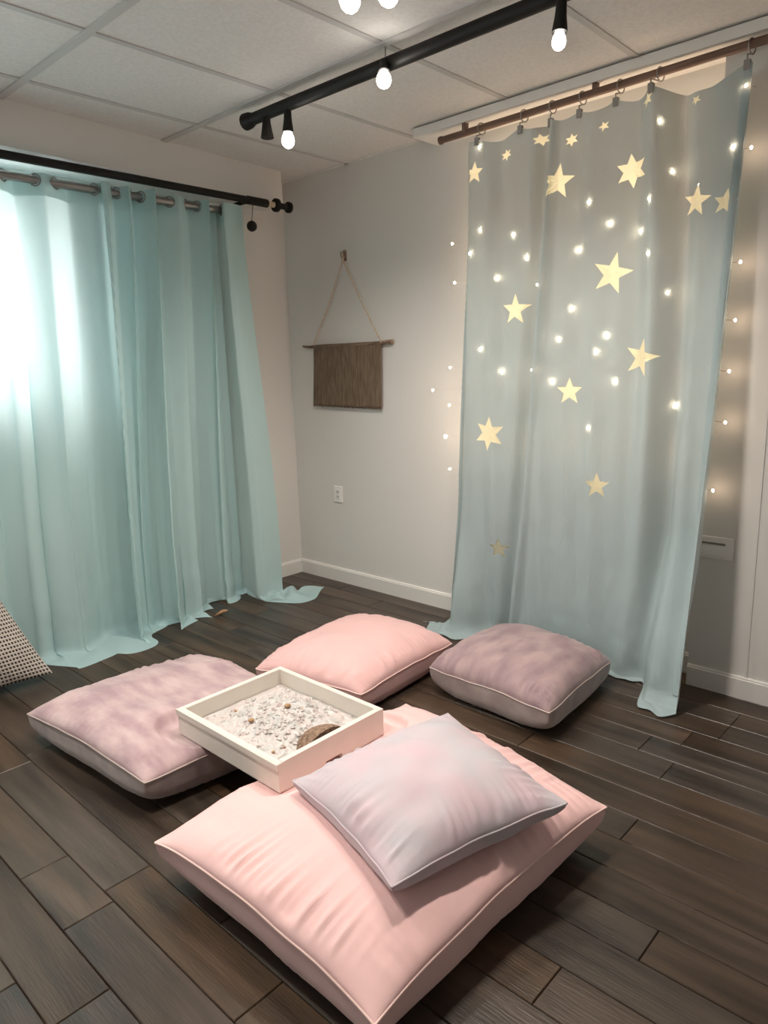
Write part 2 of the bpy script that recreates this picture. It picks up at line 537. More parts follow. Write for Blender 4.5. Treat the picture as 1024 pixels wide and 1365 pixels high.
def inside(pt, poly):
    x, y = pt; c = False
    j = len(poly)-1
    for i in range(len(poly)):
        xi, yi = poly[i]; xj, yj = poly[j]
        if (yi > y) != (yj > y) and x < (xj-xi)*(y-yi)/(yj-yi)+xi: c = not c
        j = i
    return c
def to_p(x, z):
    return (x-interp(z, EL))/(interp(z, ER)-interp(z, EL))
sroot = root('star_curtain', (2.25, -0.225, 0))
polys = [star_poly(*s, sub=3) for s in STARS]
pts = []; edges = []
NP_, NQ = 104, 128
qs = np.concatenate([np.linspace(2.5, 0.05, NQ-14), np.linspace(0.035, -0.11, 14)])
W_ = 1.3
gpts = []
for q in qs:
    for p in np.linspace(0, 1, NP_):
        x = lerp(interp(q, EL), interp(q, ER), p)
        ok = True
        for s, pl in zip(STARS, polys):
            if abs(q-s[1]) < s[2]+0.02 and abs(x-s[0]) < s[2]+0.02:
                if inside((x, q), pl): ok = False
                else:
                    for a in pl:
                        if (a[0]-x)**2+(a[1]-q)**2 < 0.004**2: ok = False
        if ok: gpts.append((p*W_, q))
pts = [Vector(g) for g in gpts]
# boundary constraint: outer rectangle comes free from the convex hull
for pl in polys:
    n0 = len(pts)
    for x, z in pl: pts.append(Vector((to_p(x, z)*W_, z)))
    edges += [(n0+i, n0+(i+1) % len(pl)) for i in range(len(pl))]
res = delaunay_2d_cdt(pts, edges, [], 0, 1e-5)
vv, ff = res[0], res[2]
tris = []
ppolys = [[(to_p(x, z)*W_, z) for x, z in pl] for pl in polys]
for f in ff:
    cx = sum(vv[i][0] for i in f)/3; cz = sum(vv[i][1] for i in f)/3
    hole = False
    for s, pl in zip(STARS, ppolys):
        if abs(cz-s[1]) < s[2] and inside((cx, cz), pl): hole = True; break
    if not hole: tris.append(tuple(f))
V = [star_pt(v[0]/W_, v[1]) for v in vv]
mesh('cloth_panel', V, tris, M_STARC, sroot, True)
for s in STARS:
    P = star_poly(*s[:2], s[2]*1.04, s[3], s[4], sub=2)
    V = [star_pt(to_p(s[0], s[1]), s[1])]
    for k in (0.5, 1.0):
        for x, z in P:
            X, Z = s[0]+(x-s[0])*k, s[1]+(z-s[1])*k
            V.append(star_pt(min(1, to_p(X, Z)), min(Z, 2.5)))
    n = len(P)
    V = [(a, b+0.003, c) for a, b, c in V]
    F = [(0, 1+i, 1+(i+1) % n) for i in range(n)]+[(1+i, 1+n+i, 1+n+(i+1) % n, 1+(i+1) % n) for i in range(n)]
    so = mesh('star_window', V, F, M_STAR, sroot)
    so['label'] = 'star-shaped pale yellow sheer window'
# stitched hems
def hem(side):
    mb = MB()
    V = []; F = []
    qq = np.linspace(2.49, 0.06, 120)
    for q in qq:
        for k, p in enumerate((0.0, 0.006, 0.013, 0.020) if side == 0 else (1.0, 0.993, 0.986, 0.979)):
            x, y, z = star_pt(p, q)
            V.append((x, y-0.003-0.0022*(k in (1, 2))+0.0014*math.sin(q*160+k), z))
    for i in range(len(qq)-1):
        for k in range(3): F.append((i*4+k, i*4+k+1, i*4+5+k, i*4+4+k))
    mesh('hem', V, F, M_STARC, sroot, True)
hem(0); hem(1)
tag(sroot, 'pale blue-grey full length curtain with star cut-outs hanging on the back wall', 'curtain')

# rail
rr = root('curtain_rail', (2.3, -0.20, 2.55))
mb = MB().tube([(1.475, -0.185, 2.548), (1.6, -0.185, 2.549), (2.3, -0.187, 2.556), (2.97, -0.187, 2.563), (3.4, -0.187, 2.565)], 0.016, 10)
autosmooth(mb.build('rod', M_RODWOOD, rr))
MB().tube([(1.462, -0.185, 2.548), (1.478, -0.185, 2.548)], 0.019, 10).build('end_cap', M_RODWOOD, rr)
for x in (1.62, 2.30, 3.02):
    MB().box((x-0.010, -0.200, 2.55), (x+0.010, -0.172, HC-0.046)).build('bracket', M_RODWOOD, rr)
tag(rr, 'copper brown wooden curtain rod under the white ceiling board', 'curtain rod')
ordn = ['leftmost', 'second from the left', 'third from the left', 'fourth from the left', 'fifth from the left', 'second from the right', 'rightmost']
for i, x in enumerate(CLIPX):
    c = root('clip_ring', (x, -0.2, 2.53))
    zr = 2.552+0.008*(x-1.7)
    ring = [(x+0.004*math.sin(a), -0.187+0.026*math.sin(a), zr-0.007+0.026*math.cos(a)) for a in np.linspace(0, 2*math.pi, 17)]
    MB().tube(ring, 0.0028, 6, cap=False).build('ring', M_SILVER, c, True)
    zc = 2.494
    yb = star_pt(to_p(x, 2.49), 2.49)[1]
    MB().tube([(x, -0.190, zr-0.033), (x, yb-0.004, zr-0.045), (x, yb-0.005, zc)], 0.003, 6).build('stem', M_SILVER, c, True)
    for s in (-1, 1):
        MB().box((x-0.011, yb+s*0.006-0.002, zc-0.030), (x+0.011, yb+s*0.006+0.002, zc+0.006), 0.0015).build('jaw', M_SILVER, c)
    tag(c, 'silver clip ring on the wooden rod holding the star curtain, %s' % ordn[i], 'clip ring', 'silver clip rings on the wooden rod')

# ------------------------------------------------------------------ string lights behind and through the star curtain
ON = [(1.740,2.081),(1.923,2.035),(1.677,1.981),(1.994,1.927),(1.836,1.852),(2.257,1.927),(2.072,1.795),(2.231,1.680),(2.174,1.548),(1.740,1.520),(1.861,1.407),(2.047,1.412),
      (2.144,1.358),(2.308,2.114),(2.587,2.077),(2.655,2.175),(2.615,2.358),(2.404,2.015),(2.540,1.966),(2.591,1.868),(2.664,1.711),(2.407,1.554),(2.364,1.485),
      (2.453,1.356),(2.704,1.253),(2.336,1.149),(2.915,2.413),(2.885,2.214),(1.736,2.455)]
LEFT = [(1.508,2.056),(1.521,1.862),(1.487,1.431),(1.366,1.312),(1.479,1.232),(1.451,1.061),(1.480,0.884)]
RIGHT = [(2.935,2.208),(2.925,1.803),(2.921,1.587),(2.911,1.391),(2.910,1.188),(2.880,0.907)]
BACK_EXTRA = [(x, z) for x in (1.70, 1.95, 2.20, 2.45, 2.70) for z in (2.40, 2.15, 1.9, 1.65, 1.35, 1.05)]  # extra unseen bulbs added behind the cloth to light wall and stars
lr = root('string_light', (2.25, -0.1, 2.5))
bulb_me = None
def fairy(x, y, z, r=0.0055):
    global bulb_me
    if bulb_me is None:
        o = MB().ell((0, 0, 0), 1, 1, 1.25, 8, 6).build('bulb', M_FAIRY, lr, True)
        bulb_me = o.data
    else:
        o = bpy.data.objects.new('bulb', bulb_me); prep(o, lr)
    o.location = Vector((x, y, z))-Vector(lr['_w'])
    o.scale = (r, r, r)
strands = {}
for x, z in ON:
    y = star_y(x, z)
    fairy(x, y-0.0034, z, 0.0042)
    strands.setdefault(round((x-1.6)/0.12), []).append((x, y+0.010, z))
for x, z in LEFT:
    fairy(x, -0.15, z, 0.0085 if abs(z-1.061) < .01 else 0.0048)
    strands.setdefault('l', []).append((x, -0.145, z))
for x, z in RIGHT:
    fairy(x, -0.19, z, 0.0047)
    strands.setdefault('r', []).append((x-0.012, -0.188, z))
for x, z in BACK_EXTRA:
    fairy(x, -0.060, z, 0.0095)
    strands.setdefault('b%.2f' % x, []).append((x, -0.055, z))
for k, S in strands.items():
    S.sort(key=lambda p: -p[2])
    hid = k not in ('l', 'r')
    P = [(S[0][0], -0.10, 2.44)]
    for a in S:
        if hid and len(P) > 1:
            b = P[-1]; P.append(((a[0]+b[0])/2, max((a[1]+b[1])/2, -0.19)+0.02, (a[2]+b[2])/2))
        P.append(a)
    if not hid:      # short stubs reach out from a strand hidden behind the cloth edge
        xs_ = 1.68 if k == 'l' else 2.83
        yb_ = -0.14 if k == 'l' else -0.16
        for a in S:
            MB().tube([(xs_, yb_, a[2]+0.012), (lerp(xs_, a[0], 0.6), a[1]+0.005, a[2]+0.004), a], 0.0005 if k == 'l' else 0.0011, 5).build('wire', M_CREAM if k == 'l' else M_WIRE, lr)
        P = [(xs_, yb_, 2.44), (xs_, yb_, S[-1][2])]
    MB().tube(P, 0.0011, 5).build('wire', M_WIRE, lr)
MB().tube([(1.68, -0.11, 2.44), (2.25, -0.10, 2.435), (2.83, -0.13, 2.44)], 0.0013, 5).build('wire', M_WIRE, lr)
tag(lr, 'warm white string of tiny bulbs on copper wire threaded behind the star curtain', 'string light')

# ------------------------------------------------------------------ window curtains
def grid_mesh(name, fn, ns, ts, m, parent):
    V = []; F = []
    for t in ts:
        for s in np.linspace(0, 1, ns): V.append(fn(s, t))
    for j in range(len(ts)-1):
        for i in range(ns-1):
            a = j*ns+i
            F.append((a, a+1, a+1+ns, a+ns))
    return mesh(name, V, F, m, parent, True)
RODX = 0.25
ZTOP = 2.378
def pan(s, z, top, bot, nf_t, at, ab, ph, low, seed, amp=lambda s: 1.0):
    """fold path: top and bottom plan curves blended over the height"""
    k = sstep(0.0, 2.1, 2.3-z) if z < 2.3 else 0.0
    k = k**0.8
    xt, yt = top(s); xb, yb = bot(s)
    x, y = lerp(xt, xb, k), lerp(yt, yb, k)
    a = lerp(at, ab, k)
    w = 2*math.pi*nf_t*s+ph+0.9*math.sin(s*9+seed)+0.6*fbm(s*5, seed, z*0.5)
    a *= 0.75+0.45*math.sin(s*13+seed*2)
    a *= amp(s)
    x += a*math.sin(w)+0.25*a*math.sin(2.3*w+z*0.5)*k
    y += 0.45*a*math.sin(2*w+0.6)*(0.4+0.6*k)
    cr = 0.004*fbm(s*14, z*7, seed)+0.0025*fbm(s*40, z*18, seed+4)
    cr *= (0.4+1.4*low(z))
    return x+cr, y+cr*0.5
def path(tab):
    def f(s):
        return (interp(s, [(a, b) for a, b, c in tab]), interp(s, [(a, c) for a, b, c in tab]))
    return f
def lowf(z): return 1-sstep(0, 0.7, z)
topA = path([(0, 0.26, -2.75), (1, 0.225, -1.36)])
botA = path([(0, 0.10, -2.95), (0.45, 0.10, -2.15), (0.6, 0.14, -1.97), (0.75, 0.26, -1.78), (0.88, 0.17, -1.56), (1, 0.05, -1.26)])
topB = path([(0, 0.30, -1.415), (0.12, 0.265, -1.31), (0.78, 0.25, -0.73), (0.84, 0.15, -0.645), (0.875, 0.23, -0.665), (0.90, 0.320, -0.700), (0.92, 0.325, -0.670), (1, 0.290, -0.555)])
ampA = lambda s: 1-0.55*(sstep(0.72, 0.80, s)-sstep(0.93, 0.99, s))
ampB = lambda s: 1-0.92*sstep(0.76, 0.84, s)
botB = path([(0, 0.33, -1.475), (0.07, 0.29, -1.42), (0.14, 0.19, -1.36), (0.22, 0.15, -1.27), (0.32, 0.24, -1.19), (0.42, 0.29, -1.09), (0.55, 0.17, -0.96), (0.66, 0.09, -0.80), (0.78, 0.13, -0.655), (0.84, 0.04, -0.560), (0.875, 0.12, -0.575),
             (0.90, 0.29, -0.625), (0.93, 0.33, -0.590), (1.0, 0.33, -0.45)])
zs = list(np.linspace(ZTOP, 0.03, 90))
def fnA(s, t):
    if t >= 0:
        x, y = pan(s, t, topA, botA, 6.5, 0.072, 0.066, 0.4, lowf, 1.7, ampA)
        return (x, y, max(t, 0.008))
    f = -t
    x, y = pan(s, 0.03, topA, botA, 6.5, 0.072, 0.066, 0.4, lowf, 1.7, ampA)
    L = 0.05+0.17*sstep(0.6, 0.68, s)*(1-sstep(0.90, 0.99, s))+0.03*math.sin(s*31)
    x += f*L*(1+0.25*math.sin(s*47)); y += f*(0.16*sstep(0.66, 0.86, s)*(1-sstep(0.93, 1.0, s))+0.02*math.sin(s*60))
    return (max(x, 0.02), y, 0.007+0.020*abs(math.sin(s*37+f*3))*(1-f*0.75)*math.sin(math.pi*min(1, 0.15+f*0.85)))
def fnB(s, t):
    z = max(t, 0.03) if t < 0 else t
    x, y = pan(s, z, topB, botB, 6.0, 0.080, 0.072, 1.2, lowf, 5.1, ampB)
    x = max(x, 0.03)
    if t >= 0: return (x, y, max(t, 0.008))
    f = -t
    L = 0.055+0.035*math.sin(s*55)+0.15*sstep(0.885, 0.93, s)*(1-0.45*sstep(0.95, 1.0, s))
    if 0.58 < s < 0.88: L *= 0.5
    e_ = sstep(0.885, 0.96, s)
    x += f*L; y += f*(0.05*e_+0.20*sstep(0.90, 1.0, s)+0.02*math.sin(s*70))+0.02*e_*math.sin(f*9)
    return (x, y, 0.007+(0.026+0.045*e_)*abs(math.sin(s*61+f*(2+3*e_)))*(1-0.7*f)*math.sin(math.pi*min(1, 0.15+f*0.85)))
tail = [-v for v in np.linspace(0.08, 1, 12)]
for nm, fn, lab, ns in (('window_curtain', fnA, 'sheer teal curtain panel glowing white in front of the window, trailing on the floor', 220),
                        ('window_curtain', fnB, 'sheer teal curtain panel nearest the room corner, gathered in folds', 240)):
    r = root(nm, (0.25, -2.0 if fn is fnA else -1.0, 0))
    grid_mesh('cloth_panel', fn, ns, zs+tail, M_TEAL, r)
    # header band: second layer sewn along the top edge
    grid_mesh('header_band', lambda s, t, fn=fn: tuple(np.array(fn(s, t))+np.array((0.004, 0, 0.0))), ns, list(np.linspace(ZTOP, ZTOP-0.10, 6)), M_TEAL, r)
    if fn is fnB:      # puckered hem along the free edge
        grid_mesh('hem', lambda s, t: tuple(np.array(fnB(s*0.030, t))+np.array((0.005+0.0035*math.sin(t*75+s*3)*(0.3+math.sin(math.pi*s)), 0, 0))), 8, list(np.linspace(2.30, 0.05, 240)), M_TEAL, r)
    # grommets where the silver rod passes through the cloth
    prev = None; cnt = 0
    for s in np.linspace(0.004, 0.996, 500):
        x, y, z = fn(s, 2.348)
        d = x-RODX
        if prev is not None and prev*d < 0:
            x2, y2, _ = fn(min(1, s+0.006), 2.348); x1, y1, _ = fn(max(0, s-0.006), 2.348)
            tx, ty = x2-x1, y2-y1; L = math.hypot(tx, ty) or 1
            tx, ty = tx/L, ty/L
            ringp = [(x+tx*0.027*math.cos(a), y+ty*0.027*math.cos(a), 2.348+0.027*math.sin(a)) for a in np.linspace(0, 2*math.pi, 15)]
            MB().tube(ringp, 0.0045, 6, cap=False).build('grommet', M_SILVER, r, True)
        prev = d
    tag(r, lab, 'curtain', 'teal window curtain panels')

sr = root('silver_rod', (RODX, -1.6, 2.348))
autosmooth(MB().tube([(RODX, -2.9, 2.350), (RODX, -0.60, 2.346)], 0.020, 10).build('rod', M_SILVER, sr))
for y in (-0.62, -2.85):
    MB().box((0.0, y-0.008, 2.335), (RODX, y+0.008, 2.350)).build('bracket', M_SILVER, sr)
tag(sr, 'thin silver rod threaded through the grommets of the teal curtains', 'curtain rod')
br = root('black_rod', (0.32, -1.6, 2.40))
BX0, BX1 = 0.348, 0.40
autosmooth(MB().tube([(BX1, -2.9, 2.398), (BX0+0.008, -0.50, 2.402)], 0.020, 12).build('rod', M_BLACK, br))
autosmooth(MB().tube([(BX0+0.008, -0.56, 2.402), (BX0, -0.415, 2.403)], 0.024, 12).build('sleeve', M_BLACK, br))
autosmooth(MB().tube([(BX0, -0.415, 2.402), (BX0, -0.36, 2.403)], 0.016, 12).build('cream_section', M_CREAM, br))
fin = MB().tube([(BX0, -0.362, 2.403), (BX0, -0.355, 2.403), (BX0, -0.335, 2.403), (BX0, -0.328, 2.403)], [0.026, 0.038, 0.038, 0.026], 14)
fin.tube([(BX0, -0.33, 2.403), (BX0, -0.262, 2.403)], 0.018, 12)
fin.tube([(BX0, -0.265, 2.403), (BX0, -0.258, 2.403), (BX0, -0.240, 2.403), (BX0, -0.234, 2.403)], [0.018, 0.032, 0.032, 0.022], 14)
autosmooth(fin.build('finial', M_BLACK, br))
for y in (-0.50, -2.0):
    MB().box((0.0, y-0.008, 2.405), (BX0+0.01, y+0.008, 2.425)).build('bracket', M_BLACK, br)
tag(br, 'black metal curtain rod with round finial above the window curtains', 'curtain rod')
pb = root('pull_ball', (0.335, -0.535, 2.27))
autosmooth(MB().ell((0.356, -0.540, 2.262), 0.030, 0.030, 0.030, 18, 12).build('ball', M_BLACK, pb), 60)
MB().tube([(0.352, -0.520, 2.38), (0.356, -0.540, 2.288)], 0.0018, 6).build('cord', M_BLACK, pb)
tag(pb, 'small black ball dangling on a cord from the black curtain rod', 'pull ball')

# ------------------------------------------------------------------ track lights
def lathe(prof, axis_pt, n=16, tilt=None):
    V = []; F = []
    R = tilt or Matrix.Identity(3)
    for r, z in prof:
        for k in range(n):
            a = 2*math.pi*k/n
            V.append(Vector(axis_pt)+R @ Vector((r*math.cos(a), r*math.sin(a), z)))
    for i in range(len(prof)-1):
        for k in range(n):
            F.append((i*n+k, (i+1)*n+k, (i+1)*n+(k+1) % n, i*n+(k+1) % n))
    F.append(tuple(range(n))); F.append(tuple(range(len(prof)*n-1, (len(prof)-1)*n-1, -1)))
    return V, F
def head(x, y, z, parent, lit, tilt=None, long=1.0, bs=1.0, power=1.0):
    V, F = lathe([(0.010, 0.0), (0.016, -0.004), (0.017, -0.03), (0.019, -0.06*long), (0.024, -0.095*long), (0.024, -0.105*long)] if lit else
                 [(0.010, 0.0), (0.018, -0.004), (0.019, -0.03), (0.024, -0.06), (0.030, -0.090), (0.027, -0.092)], (x, y, z), 16, tilt)
    h = autosmooth(mesh('lamp_head', V, F, M_BLACK, parent))
    if lit:
        zb = -0.105*long
        V, F = lathe([(0.016, zb+0.004), (0.019, zb-0.006), (0.026, zb-0.022), (0.028, zb-0.036), (0.025, zb-0.050), (0.016, zb-0.061), (0.005, zb-0.066)], (x, y, z), 16, tilt)
        V = [Vector((x, y, z))+(tilt or Matrix.Identity(3)) @ (Vector((0, 0, zb))+bs*((tilt or Matrix.Identity(3)).inverted() @ (v-Vector((x, y, z)))-Vector((0, 0, zb)))) for v in V]
        b = mesh('bulb', V, F, M_BULB, None, True)
        b.parent = h; b.matrix_parent_inverse = Matrix.Identity(4); b.location = (0, 0, 0)
        b['label'] = 'lit warm white bulb'
        ld = bpy.data.lights.new('lamp_beam', 'SPOT')
        ld.energy = SPOT_W*power; ld.color = WARM; ld.spot_size = math.radians(150); ld.spot_blend = 1.0
        ld.shadow_soft_size = 0.035
        lo = bpy.data.objects.new('lamp_beam', ld); COL.objects.link(lo)
        lo.parent = h
        tip = Vector((x, y, z))+(tilt or Matrix.Identity(3)) @ Vector((0, 0, zb-0.075))
        lo.location = tip
TY, TZ = -1.012, 2.575
tr_ = root('track_light', (1.8, TY, TZ))
mb = MB().tube([(0.99, TY, TZ), (1.2, TY, TZ), (2.95, TY+0.02, TZ)], 0.026, 10)
autosmooth(mb.build('track', M_BLACK, tr_))
autosmooth(MB().tube([(0.965, TY, TZ), (0.972, TY, TZ), (1.0, TY, TZ), (1.03, TY, TZ)], [0.028, 0.037, 0.035, 0.026], 14).build('end_cap', M_BLACK, tr_))
head(1.135, TY-0.01, TZ-0.015, tr_, False)
head(1.272, TY, TZ-0.012, tr_, True, Matrix.Rotation(0.05, 3, 'Y'), 0.92)
head(1.86, TY-0.015, TZ+0.005, tr_, True, Matrix.Rotation(-0.45, 3, 'X') @ Matrix.Rotation(-0.35, 3, 'Y'), 0.62)
head(2.60, TY, TZ-0.015, tr_, True, Matrix.Rotation(-0.10, 3, 'X'), 1.0, 0.78)
for x in (1.855, 2.80):
    MB().tube([(x, TY, TZ+0.01), (x, TY, HC)], 0.003, 6).build('hanger', M_SILVER, tr_)
tag(tr_, 'black ceiling track light with three lit bulbs and one unlit head', 'track light')
T2Y = -1.78
tr2 = root('track_light', (2.6, T2Y, TZ))
autosmooth(MB().tube([(1.9, T2Y, TZ+0.02), (4.2, T2Y, TZ+0.02)], 0.021, 10).build('track', M_BLACK, tr2))
head(2.40, T2Y, TZ-0.052, tr2, True, Matrix.Rotation(0.22, 3, 'X'))
head(2.47, T2Y+0.02, TZ-0.062, tr2, True, Matrix.Rotation(0.62, 3, 'X'))
for x in (2.0, 4.0):
    MB().tube([(x, T2Y, TZ+0.02), (x, T2Y, HC)], 0.003, 6).build('hanger', M_SILVER, tr2)
tag(tr2, 'black track light at the top edge of the picture, only its bulb tips showing', 'track light')

T3Y = -2.75
tr3 = root('track_light', (1.8, T3Y, TZ))
autosmooth(MB().tube([(0.9, T3Y, TZ), (2.9, T3Y, TZ)], 0.026, 10).build('track', M_BLACK, tr3))
head(1.35, T3Y, TZ-0.015, tr3, True, power=1.9)
head(2.2, T3Y, TZ-0.015, tr3, True, power=1.6)
for x in (1.0, 2.8):
    MB().tube([(x, T3Y, TZ+0.02), (x, T3Y, HC)], 0.003, 6).build('hanger', M_SILVER, tr3)
tag(tr3, 'black track light overhead beyond the left edge of the picture', 'track light')

# ------------------------------------------------------------------ wall hanging
wh = root('wall_hanging', (0.55, -0.012, 1.58))
ys = -0.016
autosmooth(MB().tube([(0.149, ys, 1.592), (0.22, ys, 1.586), (0.35, ys, 1.590), (0.6, ys, 1.585), (0.82, ys, 1.584), (0.90, ys, 1.588), (0.955, ys, 1.590)],
                     [0.007, 0.009, 0.009, 0.010, 0.010, 0.013, 0.014], 9).build('dowel', M_TWIG, wh), 60)
V = []; F = []
nc, nr = 240, 20
cols = np.linspace(0.262, 0.868, nc)
for j in range(nr+1):
    for i, x in enumerate(cols):
        zb = 1.203-0.010*abs(fbm(i*0.9, 2.0))-0.006*fbm(i*0.13, 5)-0.010*math.sin(math.pi*i/nc*0.5)
        z = lerp(1.596, zb, j/nr)
        V.append((x-0.02*j/nr*(1-i/nc)-0.010*j/nr, ys-0.011*math.cos(min(1, j*1.5)*0.9)-0.0022*math.sin(i*math.pi/2)-0.003*fbm(x*6, z*5, 1), z))
for j in range(nr):
    for i in range(nc-1):
        a = j*nc+i
        F.append((a, a+nc, a+nc+1, a+1))
bl = mesh('burlap_panel', V, F, M_BURLAP, wh, True)
md = bl.modifiers.new('thick', 'SOLIDIFY'); md.thickness = 0.003
for x, zz in ((0.272, 1.592), (0.872, 1.588)):
    P = [(x, ys-0.012, zz-0.004), (x, ys-0.013, zz+0.010), (lerp(x, 0.565, 0.5), ys-0.006, lerp(zz, 2.075, 0.5)), (0.565+(0.006 if x > .5 else -0.006), ys-0.004, 2.085), (0.565+(0.010 if x > .5 else -0.010), ys-0.012, 2.125), (0.565, ys-0.012, 2.142)]
    MB().tube(P, 0.0042, 7).build('cord', M_TWINE, wh, True)
tag(wh, 'brown burlap wall hanging on a twig with a cord triangle', 'wall hanging')
hk = root('wall_hook', (0.565, 0, 2.13))
autosmooth(MB().box((0.551, -0.006, 2.09), (0.579, 0.0, 2.155), 0.003).build('hook_plate', M_TWIG, hk))
MB().tube([(0.565, -0.004, 2.115), (0.565, -0.026, 2.112), (0.565, -0.036, 2.124), (0.565, -0.036, 2.140)], 0.004, 8).build('hook', M_SILVER, hk, True)
tag(hk, 'small brown hook on the wall holding the cord of the burlap hanging', 'hook')

# outlet and wall plate
ol = root('wall_outlet', (0.419, 0, 0.611))
MB().box((0.381, -0.007, 0.556), (0.457, 0, 0.668), 0.003).build('plate', M_OUTLET, ol)
ins = MB().box((0.398, -0.009, 0.578), (0.440, -0.006, 0.648), 0.001).build('socket', M_OUTLET, ol)
for z in (0.598, 0.630):
    for dx in (-0.007, 0.007):
        MB().box((0.419+dx-0.0022, -0.0096, z-0.006), (0.419+dx+0.0022, -0.0085, z+0.006)).build('slot', M_DARK, ol)
    MB().tube([(0.419, -0.0096, z-0.011), (0.419, -0.0085, z-0.011)], 0.0035, 8).build('slot', M_DARK, ol)
tag(ol, 'white electrical outlet low on the wall below the burlap hanging', 'outlet')
pl = root('wall_plate', (2.87, -0.119, 0.648))
MB().box((2.808, -0.128, 0.600), (2.957, -0.119, 0.697), 0.003).build('plate', M_OUTLET, pl)
MB().box((2.820, -0.131, 0.615), (2.935, -0.127, 0.660), 0.001).build('panel', M_OUTLET, pl)
MB().box((2.830, -0.132, 0.664), (2.925, -0.1275, 0.672)).build('slot', mat('grey_slot', (0.25, 0.23, 0.21), 0.6), pl)
tag(pl, 'wide beige wall plate with a slot beside the star curtain edge', 'wall plate')

# ------------------------------------------------------------------ pillows
def pillow(name, corners, seam, ht, hb, m, label, pull=0.05, ground=None, cap=None, wr=0.012, seed=0, N=96, xf=None, piping=True, pm=None, sag=0.0, n_w=17, uv=False, bm=None, gpow=2.6, apow=0.6, tip=0.0):
    c = [Vector((*p, 0)) for p in corners]     # order: (-,-) (+,-) (+,+) (-,+)
    ctr = sum(c, Vector())/4
    rt = root(name, (ctr.x, ctr.y, 0) if xf is None else tuple(xf.translation))
    rs = np.random.default_rng(seed+11)
    ph = rs.uniform(0, 6.28, (4, 6)); fr = rs.uniform(0.5, 1.6, (4, 6))
    def base(u, v):
        k = 1-pull*(1-v*v)*u*u
        k2 = 1-pull*(1-u*u)*v*v
        tp = 1+tip*(abs(u*v))**8
        U, Vv = u*k*tp, v*k2*tp
        a, b = (U+1)/2, (Vv+1)/2
        P = c[0]*(1-a)*(1-b)+c[1]*a*(1-b)+c[2]*a*b+c[3]*(1-a)*b
        zs_ = seam[0]*(1-a)*(1-b)+seam[1]*a*(1-b)+seam[2]*a*b+seam[3]*(1-a)*b
        zs_ += 0.006*fbm(u*3.1+seed*7, v*3.1, 0.5)*(abs(u) > .999 or abs(v) > .999 or True)
        zs_ += sag*((1-v*v)*u*u+(1-u*u)*v*v-(1-v*v)*(1-u*u)*0)
        return P, zs_
    def edge_noise(u, v):
        t = 0
        for e, (d, al) in enumerate(((1-u, v), (1+u, v), (1-v, u), (1+v, u))):
            s = 0
            for k in range(6):
                s += math.sin(al*n_w*fr[e, k]+ph[e, k]+d*3*math.sin(ph[e, k]*3))/ (1+0.4*k)
            t += s*math.exp(-d/0.22)*min(1, d/0.05)*(0.55+0.45*math.sin(al*4+ph[e, 0]))*0.5
            g_ = 0
            for k in range(6):
                g_ += math.sin(al*n_w*3.6*fr[e, k]+ph[e, 5-k]+d*9*math.sin(ph[e, 1]*5+al*2))/(1+0.25*k)
            g_ = max(g_, -0.6)
            env = max(0.10, 0.42+0.42*math.sin(al*3.1+ph[e, 1])+0.35*math.sin(al*8.7+ph[e, 2]))
            t += 0.40*g_*env*(math.exp(-((d-0.10)/0.10)**2)+0.35*math.exp(-((d-0.2)/0.2)**2))*min(1, d/0.03)
        return t
    gg = lambda u: max(0.0, 1-abs(u)**gpow)
    def top(u, v):
        P, z = base(u, v)
        e = gg(u)*gg(v)
        h = z+ht*e**apow + wr*edge_noise(u, v)*min(1, e*6) + 0.010*ht/0.12*fbm(u*2.2+seed, v*2.2, 1.3)*min(1, e*3)
        if cap: h = min(h, cap(P.x, P.y))
        return (P.x, P.y, h)
    def bot(u, v):
        P, z = base(u, v)
        e = gg(u)*gg(v)
        h = z-hb*e**0.22+0.4*wr*edge_noise(v, u)*min(1, e*8)
        g = ground(P.x, P.y) if ground else 0.004
        h = max(h, g)
        return (P.x, P.y, h)
    q = np.linspace(-1, 1, N)
    q = np.sign(q)*(1-(1-np.abs(q))**1.35)      # finer near the seams
    for nm, fn in (('top_cover', top), ('bottom_cover', bot)):
        V = [fn(u, v) for v in q for u in q]
        if xf is not None: V = [xf @ Vector(p) for p in V]
        F = []
        for j in range(N-1):
            for i in range(N-1):
                a = j*N+i
                F.append((a, a+1, a+1+N, a+N) if nm == 'top_cover' else (a, a+N, a+1+N, a+1))
        ob = mesh(nm, V, F, m if (nm == 'top_cover' or bm is None) else bm, rt, True)
        if uv:
            l = ob.data.uv_layers.new(name='UVMap')
            for lp in ob.data.loops:
                i = lp.vertex_index
                l.data[lp.index].uv = ((q[i % N]+1)/2, (q[i//N]+1)/2)
    if piping:
        E = [(t, -1) for t in q[:-1]]+[(1, t) for t in q[:-1]]+[(t, 1) for t in q[::-1][:-1]]+[(-1, t) for t in q[::-1]]
        P = []
        for u, v in E:
            b, z = base(u, v)
            g = ground(b.x, b.y) if ground else 0.0
            p = Vector((b.x, b.y, max(z, g+0.004)))
            P.append(xf @ p if xf is not None else p)
        MB().tube(P, 0.0034, 6, cap=False).build('piping', pm or m, rt, True)
    tag(rt, label, 'floor cushion' if ht > .13 else 'pillow', 'floor pillows around the tray')
    return rt, top

M_PIPE = mat('pale_piping', (0.78, 0.55, 0.51), 0.7)
M_PIPEG = mat('taupe_piping', (0.46, 0.37, 0.34), 0.7)
